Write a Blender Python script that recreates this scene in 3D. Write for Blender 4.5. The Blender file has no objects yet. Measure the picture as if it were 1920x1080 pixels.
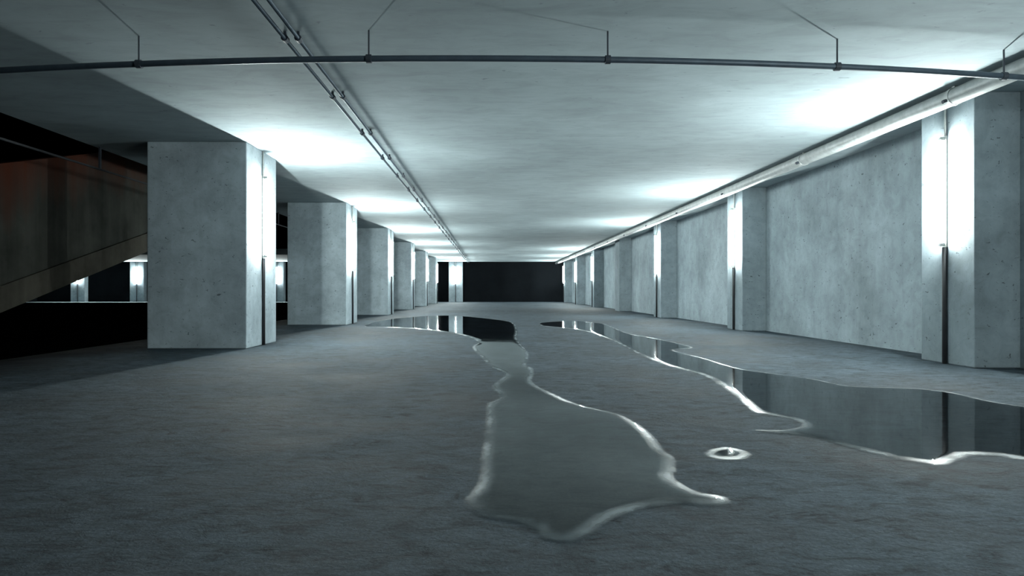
import bpy, bmesh, math, random
import numpy as np
from mathutils import Vector
from mathutils.geometry import delaunay_2d_cdt

SC = bpy.context.scene
COL = SC.collection
random.seed(4)
PI = math.pi

# ------------------------------------------------------------------ dimensions (metres)
CEIL = 3.0            # clear height of the hall
EYE = 0.84            # camera height
LX0, LX1 = -4.98, -3.54     # left pillars, outer and hall-side faces
RX0, RX1 = 5.25, 5.75       # right pilasters' faces and the wall behind them
END = 50.0            # end wall
BAY = 6.67
LEFT_Y = [9.66 + BAY * k for k in range(6)]          # near edges of the left pillars
RIGHT_Y = [7.68 + BAY * k for k in range(7)]         # middles of the right pilasters
LD, RD = 1.34, 0.90   # pillar depths along the hall

# ------------------------------------------------------------------ helpers
def link(o, parent=None):
    COL.objects.link(o)
    if parent is not None:
        o.parent = parent
    return o

def obj(name, bm, mat, parent=None, smooth=False):
    me = bpy.data.meshes.new(name)
    bmesh.ops.recalc_face_normals(bm, faces=bm.faces[:])
    bm.to_mesh(me); bm.free()
    if smooth:
        for p in me.polygons:
            p.use_smooth = True
    me.materials.append(mat)
    return link(bpy.data.objects.new(name, me), parent)

def empty(name, loc):
    o = bpy.data.objects.new(name, None)
    o.empty_display_size = 0.1
    o.location = loc
    return link(o)

def tag(o, label, cat, group=None):
    o['label'] = label; o['category'] = cat
    if group:
        o['group'] = group
    return o

def struct(o):
    o['kind'] = 'structure'
    return o

def box(bm, x0, x1, y0, y1, z0, z1, bevel=0.0):
    v = [bm.verts.new((x, y, z)) for z in (z0, z1) for y in (y0, y1) for x in (x0, x1)]
    fs = [(0, 2, 3, 1), (4, 5, 7, 6), (0, 1, 5, 4), (2, 6, 7, 3), (0, 4, 6, 2), (1, 3, 7, 5)]
    faces = [bm.faces.new([v[i] for i in f]) for f in fs]
    if bevel:
        es = list({e for f in faces for e in f.edges})
        bmesh.ops.bevel(bm, geom=es, offset=bevel, segments=2, affect='EDGES', profile=0.5)
    return bm

def tube(bm, pts, r, seg=14, caps=True):
    pts = [Vector(p) for p in pts]
    rings = []
    for i, p in enumerate(pts):
        a = pts[max(i - 1, 0)]; b = pts[min(i + 1, len(pts) - 1)]
        t = (b - a).normalized()
        up = Vector((0, 0, 1)) if abs(t.z) < 0.9 else Vector((1, 0, 0))
        n = t.cross(up).normalized(); m = n.cross(t)
        rings.append([bm.verts.new(p + r * (math.cos(2 * PI * k / seg) * n + math.sin(2 * PI * k / seg) * m)) for k in range(seg)])
    for a, b in zip(rings, rings[1:]):
        for k in range(seg):
            bm.faces.new((a[k], a[(k + 1) % seg], b[(k + 1) % seg], b[k]))
    if caps:
        bm.faces.new(rings[0][::-1]); bm.faces.new(rings[-1])
    return bm

# ------------------------------------------------------------------ materials
class NT:
    def __init__(self, name):
        self.m = bpy.data.materials.new(name); self.m.use_nodes = True
        self.t = self.m.node_tree; self.t.nodes.clear()
        self.out = self.n('ShaderNodeOutputMaterial')
    def n(self, typ, **kw):
        nd = self.t.nodes.new(typ)
        for k, v in kw.items():
            setattr(nd, k, v)
        return nd
    def l(self, a, b):
        self.t.links.new(a, b)
    def pos(self, scale):
        g = self.n('ShaderNodeNewGeometry'); mp = self.n('ShaderNodeMapping')
        mp.inputs['Scale'].default_value = scale
        self.l(g.outputs['Position'], mp.inputs['Vector'])
        return mp.outputs['Vector']
    def noise(self, vec, scale, detail=5, rough=0.6, dist=0.0):
        n = self.n('ShaderNodeTexNoise')
        n.inputs['Scale'].default_value = scale; n.inputs['Detail'].default_value = detail
        n.inputs['Roughness'].default_value = rough; n.inputs['Distortion'].default_value = dist
        self.l(vec, n.inputs['Vector'])
        return n.outputs['Fac']
    def ramp(self, fac, stops):
        r = self.n('ShaderNodeValToRGB')
        e = r.color_ramp.elements
        while len(e) < len(stops):
            e.new(0.5)
        for el, (p, c) in zip(e, stops):
            el.position = p
            el.color = (c, c, c, 1) if isinstance(c, (int, float)) else (*c, 1)
        self.l(fac, r.inputs['Fac'])
        return r.outputs['Color']
    def mix(self, a, b, fac=1.0, mode='MULTIPLY'):
        m = self.n('ShaderNodeMix', data_type='RGBA', blend_type=mode)
        if isinstance(fac, float):
            m.inputs[0].default_value = fac
        else:
            self.l(fac, m.inputs[0])
        for k, x in ((6, a), (7, b)):
            if isinstance(x, tuple):
                m.inputs[k].default_value = (*x, 1)
            else:
                self.l(x, m.inputs[k])
        return m.outputs[2]
    def bump(self, h, strength, dist, prev=None):
        b = self.n('ShaderNodeBump')
        b.inputs['Strength'].default_value = strength; b.inputs['Distance'].default_value = dist
        self.l(h, b.inputs['Height'])
        if prev is not None:
            self.l(prev, b.inputs['Normal'])
        return b.outputs['Normal']
    def principled(self, col, rough=0.8, spec=0.3, metal=0.0, normal=None):
        p = self.n('ShaderNodeBsdfPrincipled')
        for key, v in (('Base Color', col), ('Roughness', rough)):
            if isinstance(v, tuple):
                p.inputs[key].default_value = (*v, 1)
            elif isinstance(v, float):
                p.inputs[key].default_value = v
            else:
                self.l(v, p.inputs[key])
        p.inputs['Specular IOR Level'].default_value = spec
        p.inputs['Metallic'].default_value = metal
        if normal is not None:
            self.l(normal, p.inputs['Normal'])
        self.l(p.outputs[0], self.out.inputs['Surface'])
        return p

def wall_concrete(name, base, streak=0.3, spec=0.12):
    """Cast concrete: cloudy blotches, vertical run marks, small pits and trowel scratches."""
    t = NT(name)
    P = t.pos((1, 1, 1))
    c = t.mix(base, t.ramp(t.noise(P, 0.9, 6, 0.6), [(0.3, 0.72), (0.7, 1.16)]))
    c = t.mix(c, t.ramp(t.noise(P, 5.0, 8, 0.7, 0.6), [(0.3, 0.80), (0.55, 1.0), (0.75, 1.10)]))
    c = t.mix(c, t.ramp(t.noise(t.pos((1, 1, 0.07)), 6.0, 4, 0.6), [(0.32, 0.78), (0.6, 1.06)]), streak)
    pits = t.ramp(t.noise(t.pos((1, 1, 1.6)), 17.0, 3, 0.55, 0.9), [(0.30, 0.35), (0.345, 1.0)])
    c = t.mix(c, pits, 0.9)
    scr = t.ramp(t.noise(t.pos((2.0, 2.0, 9.0)), 4.0, 6, 0.75, 1.6), [(0.30, 0.72), (0.38, 1.0)])
    c = t.mix(c, scr, 0.55)
    n = t.bump(pits, 0.35, 0.008)
    n = t.bump(t.noise(P, 60.0, 4, 0.7), 0.14, 0.004, n)
    n = t.bump(t.noise(P, 4.0, 6, 0.65), 0.16, 0.02, n)
    t.principled(c, 0.88, spec, normal=n)
    return t.m

def ceiling_concrete(name, base):
    t = NT(name)
    P = t.pos((1, 1, 1))
    c = t.mix(base, t.ramp(t.noise(P, 0.7, 6, 0.6), [(0.3, 0.84), (0.7, 1.1)]))
    c = t.mix(c, t.ramp(t.noise(t.pos((0.6, 1.6, 1)), 3.0, 7, 0.65, 0.8), [(0.28, 0.84), (0.55, 1.0), (0.8, 1.05)]))
    spots = t.ramp(t.noise(t.pos((1, 2.2, 1)), 7.0, 3, 0.6, 0.7), [(0.27, 0.55), (0.33, 1.0)])
    c = t.mix(c, spots, 0.7)
    n = t.bump(t.noise(P, 30.0, 5, 0.7), 0.08, 0.004)
    t.principled(c, 0.9, 0.15, normal=n)
    return t.m

BAY_SHADE = (0.0015, 0.0019, 0.0023)  # near-black floor colour standing in for the unlit left bay
def floor_concrete(name, base, spec=0.07):
    """Worn slab: blotches, short dark scuffs and dips, slightly damp sheen."""
    t = NT(name)
    P = t.pos((1, 1, 1))
    blot = t.noise(P, 1.1, 7, 0.62, 0.4)
    c = t.mix(base, t.ramp(blot, [(0.3, 0.55), (0.7, 1.3)]))
    c = t.mix(c, t.ramp(t.noise(t.pos((1.0, 1.8, 1)), 5.5, 8, 0.72, 0.8), [(0.32, 0.36), (0.5, 0.98), (0.72, 1.45)]))
    scuff = t.ramp(t.noise(t.pos((1.3, 2.8, 1)), 3.6, 4, 0.6, 1.0), [(0.29, 0.25), (0.37, 1.0)])
    c = t.mix(c, scuff, 0.75)
    c = t.mix(c, t.ramp(t.noise(P, 70.0, 4, 0.75), [(0.3, 0.55), (0.7, 1.3)]), 0.9)
    if base != BAY_SHADE:                    # painted light falloff: slab fades to the left bay's shade colour
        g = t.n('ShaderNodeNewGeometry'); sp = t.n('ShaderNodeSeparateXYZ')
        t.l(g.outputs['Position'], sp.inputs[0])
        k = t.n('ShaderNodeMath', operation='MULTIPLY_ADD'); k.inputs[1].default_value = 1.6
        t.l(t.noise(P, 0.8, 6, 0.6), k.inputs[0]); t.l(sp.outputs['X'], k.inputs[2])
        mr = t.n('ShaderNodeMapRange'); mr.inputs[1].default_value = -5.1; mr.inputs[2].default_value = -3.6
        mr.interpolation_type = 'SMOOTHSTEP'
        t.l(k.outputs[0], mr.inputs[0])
        c = t.mix(BAY_SHADE, c, mr.outputs[0], 'MIX')
    rough = t.ramp(blot, [(0.3, 0.70), (0.7, 0.90)])
    n = t.bump(t.noise(P, 2.2, 6, 0.6, 0.5), 0.55, 0.05)
    n = t.bump(t.noise(t.pos((1.0, 1.6, 1)), 22.0, 6, 0.75, 0.6), 0.8, 0.012, n)
    n = t.bump(scuff, 0.25, 0.006, n)
    t.principled(c, rough, spec, normal=n)
    return t.m

def ramp_concrete(name, base, rust):
    """Old ramp concrete with rust-brown runs below its top edge."""
    t = NT(name)
    P = t.pos((1, 1, 1))
    c = t.mix(base, t.ramp(t.noise(P, 1.6, 7, 0.65), [(0.3, 0.6), (0.7, 1.25)]))
    c = t.mix(c, t.ramp(t.noise(t.pos((1, 1, 0.05)), 2.2, 5, 0.6), [(0.3, 0.45), (0.62, 1.15)]), 0.8)
    if rust:
        g = t.n('ShaderNodeNewGeometry'); sp = t.n('ShaderNodeSeparateXYZ')
        t.l(g.outputs['Position'], sp.inputs[0])
        a = t.n('ShaderNodeMath', operation='MULTIPLY'); a.inputs[1].default_value = -RAMP_SLOPE
        t.l(sp.outputs['Y'], a.inputs[0])
        b = t.n('ShaderNodeMath', operation='ADD')
        t.l(sp.outputs['Z'], b.inputs[0]); t.l(a.outputs[0], b.inputs[1])
        w = t.n('ShaderNodeMath', operation='MULTIPLY_ADD')      # wavy lower border of the stain
        t.l(t.noise(t.pos((1, 1, 0.06)), 2.6, 4, 0.6), w.inputs[0]); w.inputs[1].default_value = 1.5
        t.l(b.outputs[0], w.inputs[2])
        mr = t.n('ShaderNodeMapRange')
        mr.inputs[1].default_value = RAMP_TOP - 0.05; mr.inputs[2].default_value = RAMP_TOP + 0.85
        t.l(w.outputs[0], mr.inputs[0])
        c = t.mix(c, (0.060, 0.019, 0.011), mr.outputs[0], 'MIX')
    n = t.bump(t.noise(P, 24.0, 6, 0.7), 0.3, 0.006)
    t.principled(c, 0.9, 0.06, normal=n)
    return t.m

def painted(name, col, rough=0.5, metal=0.0, spec=0.4, var=0.25):
    t = NT(name)
    P = t.pos((1, 1, 1))
    c = t.mix(col, t.ramp(t.noise(P, 9.0, 5, 0.65), [(0.3, 1.0 - var), (0.7, 1.0 + var * 0.4)]))
    t.principled(c, rough, spec, metal, t.bump(t.noise(P, 80.0, 3, 0.6), 0.08, 0.001))
    return t.m

def glow(name, col, strength):
    t = NT(name)
    e = t.n('ShaderNodeEmission')
    e.inputs['Color'].default_value = (*col, 1); e.inputs['Strength'].default_value = strength
    t.l(e.outputs[0], t.out.inputs['Surface'])
    return t.m

def water(name):
    """Shallow standing water: clear film with a mirror-like top, thinning out to a pale rim painted in as edge glint."""
    t = NT(name)
    P = t.pos((1, 1, 1))
    n = t.bump(t.noise(P, 1.6, 2, 0.5, 0.3), 0.05, 0.02)
    n = t.bump(t.noise(P, 9.0, 2, 0.5), 0.02, 0.004, n)
    fr = t.n('ShaderNodeFresnel'); fr.inputs['IOR'].default_value = 1.55
    t.l(n, fr.inputs['Normal'])
    tr = t.n('ShaderNodeBsdfTransparent'); tr.inputs['Color'].default_value = (0.90, 0.92, 0.94, 1)
    gl = t.n('ShaderNodeBsdfGlossy'); gl.inputs['Roughness'].default_value = 0.03
    t.l(n, gl.inputs['Normal'])
    wat = t.n('ShaderNodeMixShader')
    t.l(fr.outputs[0], wat.inputs[0]); t.l(tr.outputs[0], wat.inputs[1]); t.l(gl.outputs[0], wat.inputs[2])
    at = t.n('ShaderNodeAttribute', attribute_name='edge')
    wob = t.n('ShaderNodeMath', operation='MULTIPLY_ADD')
    t.l(t.noise(P, 14.0, 5, 0.65), wob.inputs[0]); wob.inputs[1].default_value = 0.5
    sub = t.n('ShaderNodeMath', operation='SUBTRACT'); sub.inputs[1].default_value = 0.25
    t.l(at.outputs['Fac'], sub.inputs[0]); t.l(sub.outputs[0], wob.inputs[2])
    clear = t.n('ShaderNodeBsdfTransparent')
    rim_glint = t.n('ShaderNodeBsdfPrincipled')  # pale rim colour painted in for glints along the water's edge
    rim_glint.inputs['Base Color'].default_value = (0.16, 0.20, 0.22, 1); rim_glint.inputs['Roughness'].default_value = 0.35
    film = t.n('ShaderNodeMixShader')
    t.l(t.ramp(wob.outputs[0], [(0.08, 0.0), (0.75, 1.0)]), film.inputs[0])
    t.l(clear.outputs[0], film.inputs[1]); t.l(wat.outputs[0], film.inputs[2])
    rim = t.n('ShaderNodeMixShader')
    band = t.ramp(wob.outputs[0], [(0.02, 0.0), (0.34, 0.8), (0.44, 0.8), (0.85, 0.0)])
    t.l(t.mix(band, t.ramp(t.noise(P, 2.2, 3, 0.6), [(0.35, 0.15), (0.62, 1.0)])), rim.inputs[0])
    t.l(film.outputs[0], rim.inputs[1]); t.l(rim_glint.outputs[0], rim.inputs[2])
    t.l(rim.outputs[0], t.out.inputs['Surface'])
    return t.m

RAMP_SLOPE = 0.273
RAMP_X = -6.60
RAMP_TOP = EYE - 0.744        # parapet top: z = RAMP_TOP + slope*y
RAMP_MID = EYE - 2.394        # top of the slab edge
RAMP_LOW = EYE - 2.750        # underside of the slab edge

M_PILLAR = wall_concrete('pillar_concrete', (0.42, 0.50, 0.545))  # base lightened to make up for weak light on the pillar fronts
M_PILASTER = wall_concrete('pilaster_concrete', (0.235, 0.285, 0.315))  # base darkened so the pilaster sides read as shaded
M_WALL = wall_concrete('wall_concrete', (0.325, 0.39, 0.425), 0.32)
M_CEIL = ceiling_concrete('ceiling_concrete', (0.325, 0.39, 0.415))
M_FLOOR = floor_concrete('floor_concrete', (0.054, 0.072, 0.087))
M_DARK = wall_concrete('shade_dark_concrete', (0.005, 0.006, 0.0072), 0.3, 0.0)  # near-black base puts the missing light into the wall colour
M_RAMP = ramp_concrete('stained_ramp_concrete', (0.040, 0.041, 0.036), True)
M_EDGE = ramp_concrete('ramp_edge_concrete', (0.052, 0.048, 0.040), False)
M_PIPE = painted('grey_painted_pipe', (0.060, 0.085, 0.112), 0.5, 0.2, 0.4)
M_BIG = painted('pale_painted_pipe', (0.50, 0.53, 0.53), 0.42, 0.0, 0.5)
M_CLAMP = painted('dark_clamp_steel', (0.035, 0.045, 0.06), 0.65, 0.0)
M_CONDUIT = painted('dark_conduit', (0.020, 0.022, 0.026), 0.7)
M_BATTEN = painted('white_batten', (0.72, 0.76, 0.74), 0.4)
M_TUBE = glow('lit_tube', (0.90, 1.0, 0.97), 800.0)
M_APERTURE = glow('lit_tube_front', (0.90, 1.0, 0.97), 3600.0)
M_WATER = water('puddle_water')

# ------------------------------------------------------------------ the shell
M_BAY_SHADE = floor_concrete('bay_shade_floor', BAY_SHADE, 0.0)  # darkness of the left bay put into its floor colour
struct(obj('floor_left', box(bmesh.new(), -34, -5.94, -14, 47.8, -0.3, 0), M_BAY_SHADE))
struct(obj('floor_far', box(bmesh.new(), -34, -5.94, 47.8, END + 0.4, -0.3, 0), M_CEIL))  # paler surface stands in for lamplight pooled on the far floor
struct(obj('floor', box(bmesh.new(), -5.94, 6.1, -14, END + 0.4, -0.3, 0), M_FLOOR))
struct(obj('ceiling', box(bmesh.new(), -5.94, 6.1, -14, END + 0.4, CEIL, CEIL + 0.35), M_CEIL))
struct(obj('ceiling_left', box(bmesh.new(), -34, -5.94, 40, END + 0.4, CEIL, CEIL + 0.35), M_CEIL))
struct(obj('wall_right', box(bmesh.new(), RX1, 6.1, -14, END + 0.4, 0, CEIL), M_WALL))
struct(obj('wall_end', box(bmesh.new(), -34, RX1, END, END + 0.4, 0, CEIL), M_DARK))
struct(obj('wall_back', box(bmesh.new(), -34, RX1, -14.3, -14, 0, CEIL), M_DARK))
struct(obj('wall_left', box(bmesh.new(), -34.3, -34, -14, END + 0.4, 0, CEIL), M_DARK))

# ------------------------------------------------------------------ pillars and their tube lamps
ORD = ['nearest', 'second', 'third', 'fourth', 'fifth', 'sixth', 'seventh']

def pillar(x0, x1, y0, y1, label, group, name='concrete_pillar'):
    cx, cy = (x0 + x1) / 2, (y0 + y1) / 2
    bm = box(bmesh.new(), x0 - cx, x1 - cx, y0 - cy, y1 - cy, 0, CEIL, 0.012)
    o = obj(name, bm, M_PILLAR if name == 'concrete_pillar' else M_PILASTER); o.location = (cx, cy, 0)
    return tag(o, label, 'pillar', group)

TO = 0.062             # tube axis off the concrete
def make_lamp():
    """Tube lamp seen with the wall at local x<=0 and the light thrown to +x."""
    r = empty('tube_lamp', (0, 0, 0))
    bt = obj('batten', box(bmesh.new(), 0.0, 0.022, -0.024, 0.024, 1.34, 2.62, 0.004), M_BATTEN, r)
    tb = obj('glowing_tube', tube(bmesh.new(), [(TO, 0, 1.39), (TO, 0, 2.57)], 0.0145, 16), M_TUBE, r, True)
    tb.data.materials.append(M_APERTURE)               # reflector tube: its front third throws most of the light
    for p in tb.data.polygons:
        if p.normal.x > 0.55:
            p.material_index = 1
    for z0, z1 in ((1.352, 1.39), (2.57, 2.608)):
        obj('end_cap', box(bmesh.new(), 0.022, TO + 0.02, -0.018, 0.018, z0, z1, 0.004), M_BATTEN, r)
    obj('lower_conduit', tube(bmesh.new(), [(0.024, 0, 0.0), (0.024, 0, 1.34)], 0.023, 12), M_CONDUIT, r, True)
    obj('upper_conduit', tube(bmesh.new(), [(0.014, 0, 2.62), (0.014, 0, CEIL)], 0.011, 10), M_BATTEN, r, True)
    return r

PROTO = [None]
def lamp(loc, rz, label, group):
    if PROTO[0] is None:
        r = PROTO[0] = make_lamp()
    else:
        r = PROTO[0].copy(); COL.objects.link(r)
        for ch in PROTO[0].children:
            c = ch.copy(); COL.objects.link(c); c.parent = r
    r.location = loc; r.rotation_euler = (0, 0, rz)
    return tag(r, label, 'lamp', group)

LMID = LD / 2
for k, y in enumerate(LEFT_Y):
    pillar(LX0, LX1, y, y + LD, f'{ORD[k]} square grey concrete pillar of the left row, counted from the camera' if k else
           'big square grey concrete pillar at left, nearest the camera, hiding part of the ramp', 'left row of concrete pillars')
    lamp((LX1, y + LMID, 0), 0, f'upright glowing tube lamp on the {ORD[k]} pillar of the left row', 'tube lamps on the left row')

for k, y in enumerate(RIGHT_Y):
    lab = f'{ORD[k]} concrete pilaster on the right wall, counted from the camera'
    if k == 0:
        lab = 'wide bright concrete pilaster at far right, nearest the camera, mirrored in the puddle'
    if k == 3:
        lab = 'unlit concrete pilaster on the right wall, the only one without a lamp'
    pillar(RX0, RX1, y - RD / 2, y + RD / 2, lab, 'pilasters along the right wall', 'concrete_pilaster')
    if k != 3:
        lamp((RX0, y, 0), PI, f'upright glowing tube lamp on the {ORD[k]} pilaster of the right wall', 'tube lamps on the right wall')

# the row goes on beside and behind the camera
for y, w_ in ((RIGHT_Y[0] - BAY, 'beside'),):
    pillar(RX0, RX1, y - RD / 2, y + RD / 2, f'concrete pilaster on the right wall, {w_} the camera', 'pilasters along the right wall', 'concrete_pilaster')
    lamp((RX0, y, 0), PI, f'tube lamp on the right wall pilaster {w_} the camera', 'tube lamps on the right wall')


for x, lab in ((-2.60, 'pilaster on the dark end wall, just right of the left pillar row'),
               (-15.9, 'distant pilaster seen between the nearest and second left pillars'),
               (-26.3, 'distant pilaster in the dark left bay, beside the nearest pillar'),
               (-30.7, 'distant pilaster in the dark left bay, under the ramp edge')):
    pillar(x - 0.52, x + 0.52, END - 0.45, END, lab, 'pilasters on the end wall', 'concrete_pilaster')
    lamp((x, END - 0.45, 0), -PI / 2, 'far lamp on the ' + lab.replace('distant ', '').replace('on the dark end wall, just', '').replace(' and second left pillars', ' and second pillars'), 'tube lamps on the end wall')

# ------------------------------------------------------------------ ramp in the left bay
def slab_prism(x0, x1, y0, y1, lo, hi, floor_cut=True):
    """A sloped bar along the hall: z between lo+slope*y and hi+slope*y, cut off at the floor."""
    bm = bmesh.new()
    pts = [(y0, max(lo + RAMP_SLOPE * y0, 0)), (y1, lo + RAMP_SLOPE * y1), (y1, hi + RAMP_SLOPE * y1), (y0, max(hi + RAMP_SLOPE * y0, 0.01))]
    yk = -lo / RAMP_SLOPE
    if y0 < yk < y1:
        pts.insert(1, (yk, 0.0))
    a = [bm.verts.new((x0, y, z)) for y, z in pts]
    b = [bm.verts.new((x1, y, z)) for y, z in pts]
    bm.faces.new(a); bm.faces.new(b[::-1])
    n = len(pts)
    for i in range(n):
        bm.faces.new((a[i], b[i], b[(i + 1) % n], a[(i + 1) % n]))
    return bm
ramp = empty('car_ramp', (0, 0, 0))
tag(ramp, 'sloping concrete ramp with rust stained side wall rising behind the left pillars', 'ramp')
obj('ramp_slab', slab_prism(-12.0, RAMP_X, 5.8, 18.0, RAMP_LOW, RAMP_MID), M_EDGE, ramp)
obj('side_wall', slab_prism(RAMP_X - 0.24, RAMP_X - 0.04, 5.8, 18.0, RAMP_MID, RAMP_TOP), M_RAMP, ramp)

# ------------------------------------------------------------------ pipes
def line_pipe(name, x, z, r, y0, y1, mat):
    return obj(name, tube(bmesh.new(), [(x, y0, z), (x, y1, z)], r, 16), mat, None, True)

# pair of thin conduits under the ceiling, with couplings every 1.67 m
for x, lab in ((-1.713, 'left one of two thin conduits running side by side along the ceiling'),
               (-1.602, 'right one of two thin conduits running side by side along the ceiling')):
    root = empty('ceiling_conduit', (x, 0, 2.94))
    tag(root, lab, 'pipe', 'pair of thin conduits under the ceiling')
    obj('conduit_run', tube(bmesh.new(), [(0, -14, 0), (0, END, 0)], 0.0165, 14), M_PIPE, root, True)
    for k in range(27):
        y = 5.56 + 1.67 * k
        if k >= 24:
            break
        bm = tube(bmesh.new(), [(0, y - 0.03, 0), (0, y + 0.03, 0)], 0.029, 12)
        box(bm, -0.011, 0.011, y - 0.014, y + 0.014, 0.02, 0.06)
        obj('coupling', bm, M_CLAMP, root)

# gently bowed pipe across the hall on drop rods
def bow(x):
    return 5.52 + 0.019 * (x + 0.3) ** 2
root = empty('cross_pipe', (0, 0, 0))
tag(root, 'thin grey pipe crossing the whole hall just below the ceiling on drop rods', 'pipe')
obj('pipe_run', tube(bmesh.new(), [(x, bow(x), 2.763) for x in [-5.7 + 11.43 * i / 48 for i in range(49)]], 0.026, 16), M_PIPE, root, True)
for x in (-4.99, -2.985, -1.01, 0.975, 2.975, 4.6):
    y = bow(x)
    h = obj('hanger', tube(bmesh.new(), [(x, y, 2.763), (x, y, CEIL)], 0.0075, 8), M_CLAMP, root)
    obj('clamp', tube(bmesh.new(), [(x - 0.022, y, 2.763), (x + 0.022, y, 2.763)], 0.036, 14), M_CLAMP, h)

# fat pale pipe along the top of the right wall
root = empty('wall_pipe', (4.905, 0, 2.893))
tag(root, 'thick pale pipe running along the top of the right wall in front of the pilasters', 'pipe')
obj('pipe_run', tube(bmesh.new(), [(0, -14, 0), (0, END, 0)], 0.088, 24), M_BIG, root, True)
for k in range(-2, 13):
    y = 7.05 + 3.39 * k
    bm = tube(bmesh.new(), [(0, y - 0.025, 0), (0, y + 0.025, 0)], 0.094, 24)
    box(bm, -0.015, 0.015, y - 0.02, y + 0.02, 0.08, CEIL - 2.893)
    b = obj('pipe_clamp', bm, M_BIG, root)
    obj('clamp_bolt', tube(bmesh.new(), [(-0.088, y, -0.045), (-0.125, y, -0.06)], 0.020, 8), M_CLAMP, b)

# thin pipe in the ramp opening
root = empty('side_pipe', (-5.86, 0, 2.66))
tag(root, 'thin dark pipe along the ceiling edge above the ramp at left', 'pipe')
obj('pipe_run', tube(bmesh.new(), [(0, -14, 0), (0, 40, 0)], 0.016, 12), M_CONDUIT, root, True)
for k in range(12):
    y = -11 + 4.2 * k
    obj('bracket', box(bmesh.new(), -0.012, 0.012, y - 0.02, y + 0.02, 0.0, 0.339), M_CLAMP, root)

# ------------------------------------------------------------------ puddles
CENTRE = [(-3.009,15.672),(-3.114,18.103),(-2.827,20.192),(-2.100,21.875),(-1.251,22.340),(-0.329,20.588),(0.442,18.421),(0.610,16.935),(0.609,15.217),(0.553,13.291),(0.481,11.798),(0.497,10.194),(0.531,9.211),(0.489,8.268),(0.423,7.554),(0.463,7.241),(0.449,6.688),(0.398,6.213),(0.422,5.866),(0.526,5.385),(0.633,4.976),(0.772,4.709),(0.876,4.526),(0.931,4.234),(0.948,3.977),(0.938,3.710),(0.921,3.488),(0.928,3.333),(0.878,3.134),(0.833,2.991),(0.840,2.877),(0.869,2.785),(0.932,2.742),(0.963,2.699),(0.958,2.632),(0.879,2.586),(0.811,2.593),(0.730,2.605),(0.654,2.580),(0.544,2.518),(0.446,2.425),(0.369,2.308),(0.304,2.234),(0.216,2.211),(0.154,2.268),(0.123,2.360),(0.048,2.414),(-0.033,2.453),(-0.092,2.542),(-0.115,2.658),(-0.089,2.785),(-0.065,2.917),(-0.060,3.125),(-0.058,3.443),(-0.052,3.804),(-0.044,4.200),(-0.044,4.565),(-0.039,4.930),(0.046,5.198),(0.035,5.469),(-0.005,5.769),(0.039,6.140),(0.122,6.604),(0.088,6.908),(-0.035,7.394),(-0.118,8.203),(-0.224,9.052),(-0.288,10.000),(-0.231,10.714),(-0.336,11.667),(-0.645,12.805),(-1.210,14.000),(-1.968,15.000),(-2.496,15.217)]
RIGHT = [(1.239,17.213),(1.810,18.103),(2.432,18.421),(2.660,17.500),(2.867,16.667),(2.762,14.384),(2.715,12.805),(2.848,12.069),(2.949,11.170),(3.006,10.294),(2.971,9.722),(2.610,9.375),(2.598,8.898),(2.659,8.268),(2.667,7.664),(2.702,7.095),(2.889,6.688),(3.067,6.325),(3.108,6.069),(3.149,5.866),(3.295,5.801),(3.457,5.769),(3.652,5.707),(3.778,5.556),(3.814,5.357),(3.800,5.097),(3.825,4.930),(3.874,4.795),(3.944,4.565),(3.821,4.118),(3.140,3.443),(2.740,3.231),(2.643,3.271),(2.576,3.355),(2.458,3.376),(2.361,3.312),(2.170,3.191),(2.094,3.231),(2.041,3.271),(1.991,3.323),(1.964,3.409),(1.924,3.500),(1.875,3.633),(1.831,3.777),(1.760,3.860),(1.636,3.933),(1.593,4.023),(1.738,4.023),(1.901,4.118),(1.955,4.303),(1.886,4.449),(1.816,4.585),(1.860,4.884),(1.940,5.330),(2.017,5.932),(2.082,6.604),(2.030,7.047),(1.964,7.554),(1.928,8.607),(1.998,10.194),(2.031,11.538),(1.995,13.125),(1.841,14.384),(1.461,15.217),(1.209,15.909)]
SMALL = [(1.091,3.443),(1.160,3.535),(1.261,3.584),(1.330,3.523),(1.346,3.420),(1.276,3.323),(1.175,3.302),(1.097,3.344)]

def smooth_loop(pts, sub=5, jit=0.0):
    n = len(pts); out = []
    for i in range(n):
        p0, p1, p2, p3 = (Vector(pts[(i + k - 1) % n]) for k in range(4))
        for j in range(sub):
            t = j / sub
            q = 0.5 * ((2 * p1) + (p2 - p0) * t + (2 * p0 - 5 * p1 + 4 * p2 - p3) * t * t + (3 * p1 - p0 - 3 * p2 + p3) * t ** 3)
            out.append((q.x, q.y))
    return out

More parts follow.
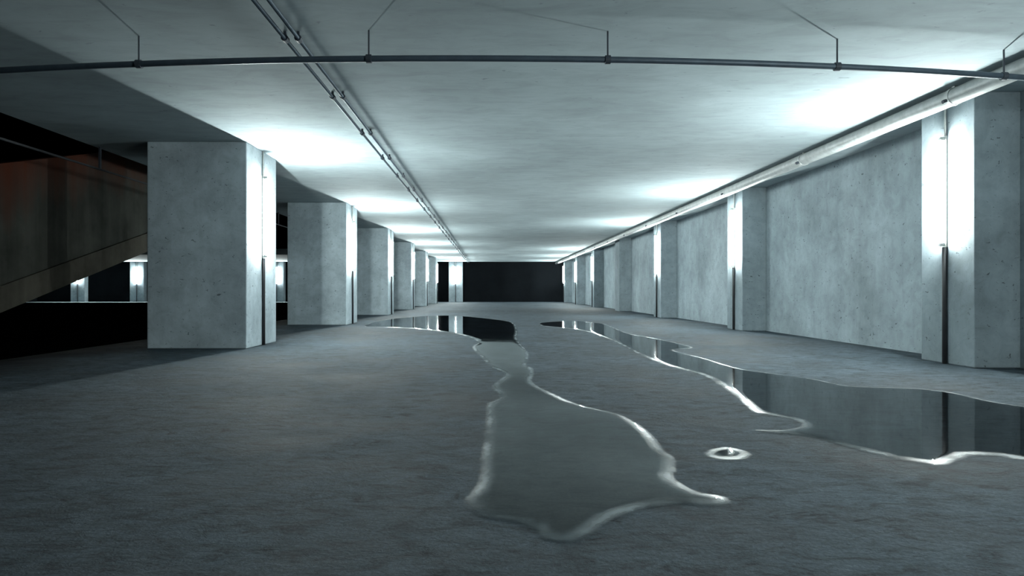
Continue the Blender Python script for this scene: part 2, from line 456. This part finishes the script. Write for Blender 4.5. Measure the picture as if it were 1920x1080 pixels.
def puddle(pts, label, w=0.10, h=0.008):
    """Flat water sheet whose surface rounds down to the floor over the outer w metres."""
    loop = smooth_loop(pts)
    L = np.array(loop); M = np.roll(L, -1, 0); D = M - L; DD = (D * D).sum(1)
    def dist(p):
        t = np.clip(((p - L) * D).sum(1) / DD, 0, 1)
        q = L + t[:, None] * D - p
        return math.sqrt((q * q).sum(1).min())
    def inside(p):
        c = (L[:, 1] > p[1]) != (M[:, 1] > p[1])
        xs = L[c, 0] + (p[1] - L[c, 1]) / (M[c, 1] - L[c, 1]) * D[c, 0]
        return (xs > p[0]).sum() % 2 == 1
    lo, hi = L.min(0), L.max(0)
    co = [Vector(p) for p in loop]; ds = [0.0] * len(loop)
    y = lo[1]; row = 0
    while y < hi[1]:
        st = 0.018 if y < 4.5 else (0.025 if y < 8 else 0.05)
        x = lo[0] + (row % 2) * st * 0.5; k = 0
        while x < hi[0]:
            p = np.array((x, y))
            if inside(p):
                d = dist(p)
                if d > st * 0.45 and (d < w * 1.6 or (row % 6 == 0 and k % 6 == 0)):
                    co.append(Vector((x, y))); ds.append(d)
            x += st; k += 1
        y += st * 0.87; row += 1
    n = len(loop)
    vco, _, faces, ov, _, _ = delaunay_2d_cdt(co, [(i, (i + 1) % n) for i in range(n)], [], 1, 1e-6)
    val = [ds[o[0]] if o else 0.0 for o in ov]
    me = bpy.data.meshes.new('puddle')
    def rise(d):
        t = min(d / w, 1.0)
        return 0.0008 + h * (1 - (1 - t) ** 2)
    me.from_pydata([(v.x, v.y, rise(d)) for v, d in zip(vco, val)], [], [tuple(f) for f in faces])
    at = me.attributes.new('edge', 'FLOAT', 'POINT')
    for i, d in enumerate(val):
        at.data[i].value = min(d / w, 1.0)
    for p in me.polygons:
        p.use_smooth = True
    me.update()
    if sum(p.normal.z for p in me.polygons) < 0:
        me.flip_normals()
    me.materials.append(M_WATER)
    o = link(bpy.data.objects.new('puddle', me))
    return tag(o, label, 'puddle', 'puddles on the floor')
puddle(CENTRE, 'long winding puddle down the middle of the floor, widest near the camera')
puddle(RIGHT, 'long puddle along the right wall mirroring the pilasters')
puddle(SMALL, 'tiny shiny puddle on the floor between the two long puddles', 0.08, 0.003)

# ------------------------------------------------------------------ world, camera, view
w = bpy.data.worlds.new('dark'); SC.world = w; w.use_nodes = True
w.node_tree.nodes['Background'].inputs[0].default_value = (0.5, 0.7, 0.9, 1)
w.node_tree.nodes['Background'].inputs[1].default_value = 0.0
cam = bpy.data.cameras.new('camera')
co = bpy.data.objects.new('camera', cam); COL.objects.link(co)
co.location = (0, 0, EYE); co.rotation_euler = (PI / 2, 0, 0)
cam.sensor_width = 36.0; cam.lens = 1250 / 1920 * 36.0
cam.shift_x = 40 / 1920; cam.shift_y = 5 / 1920
cam.clip_start = 0.05; cam.clip_end = 300
SC.camera = co
SC.cycles.max_bounces = 8
SC.cycles.diffuse_bounces = 3
SC.cycles.glossy_bounces = 4
SC.cycles.transparent_max_bounces = 8
SC.cycles.use_light_tree = True
SC.cycles.sample_clamp_indirect = 4.0
vs = SC.view_settings
vs.view_transform = 'Standard'; vs.look = 'None'; vs.gamma = 1.0; vs.use_curve_mapping = False
vs.exposure = -0.45
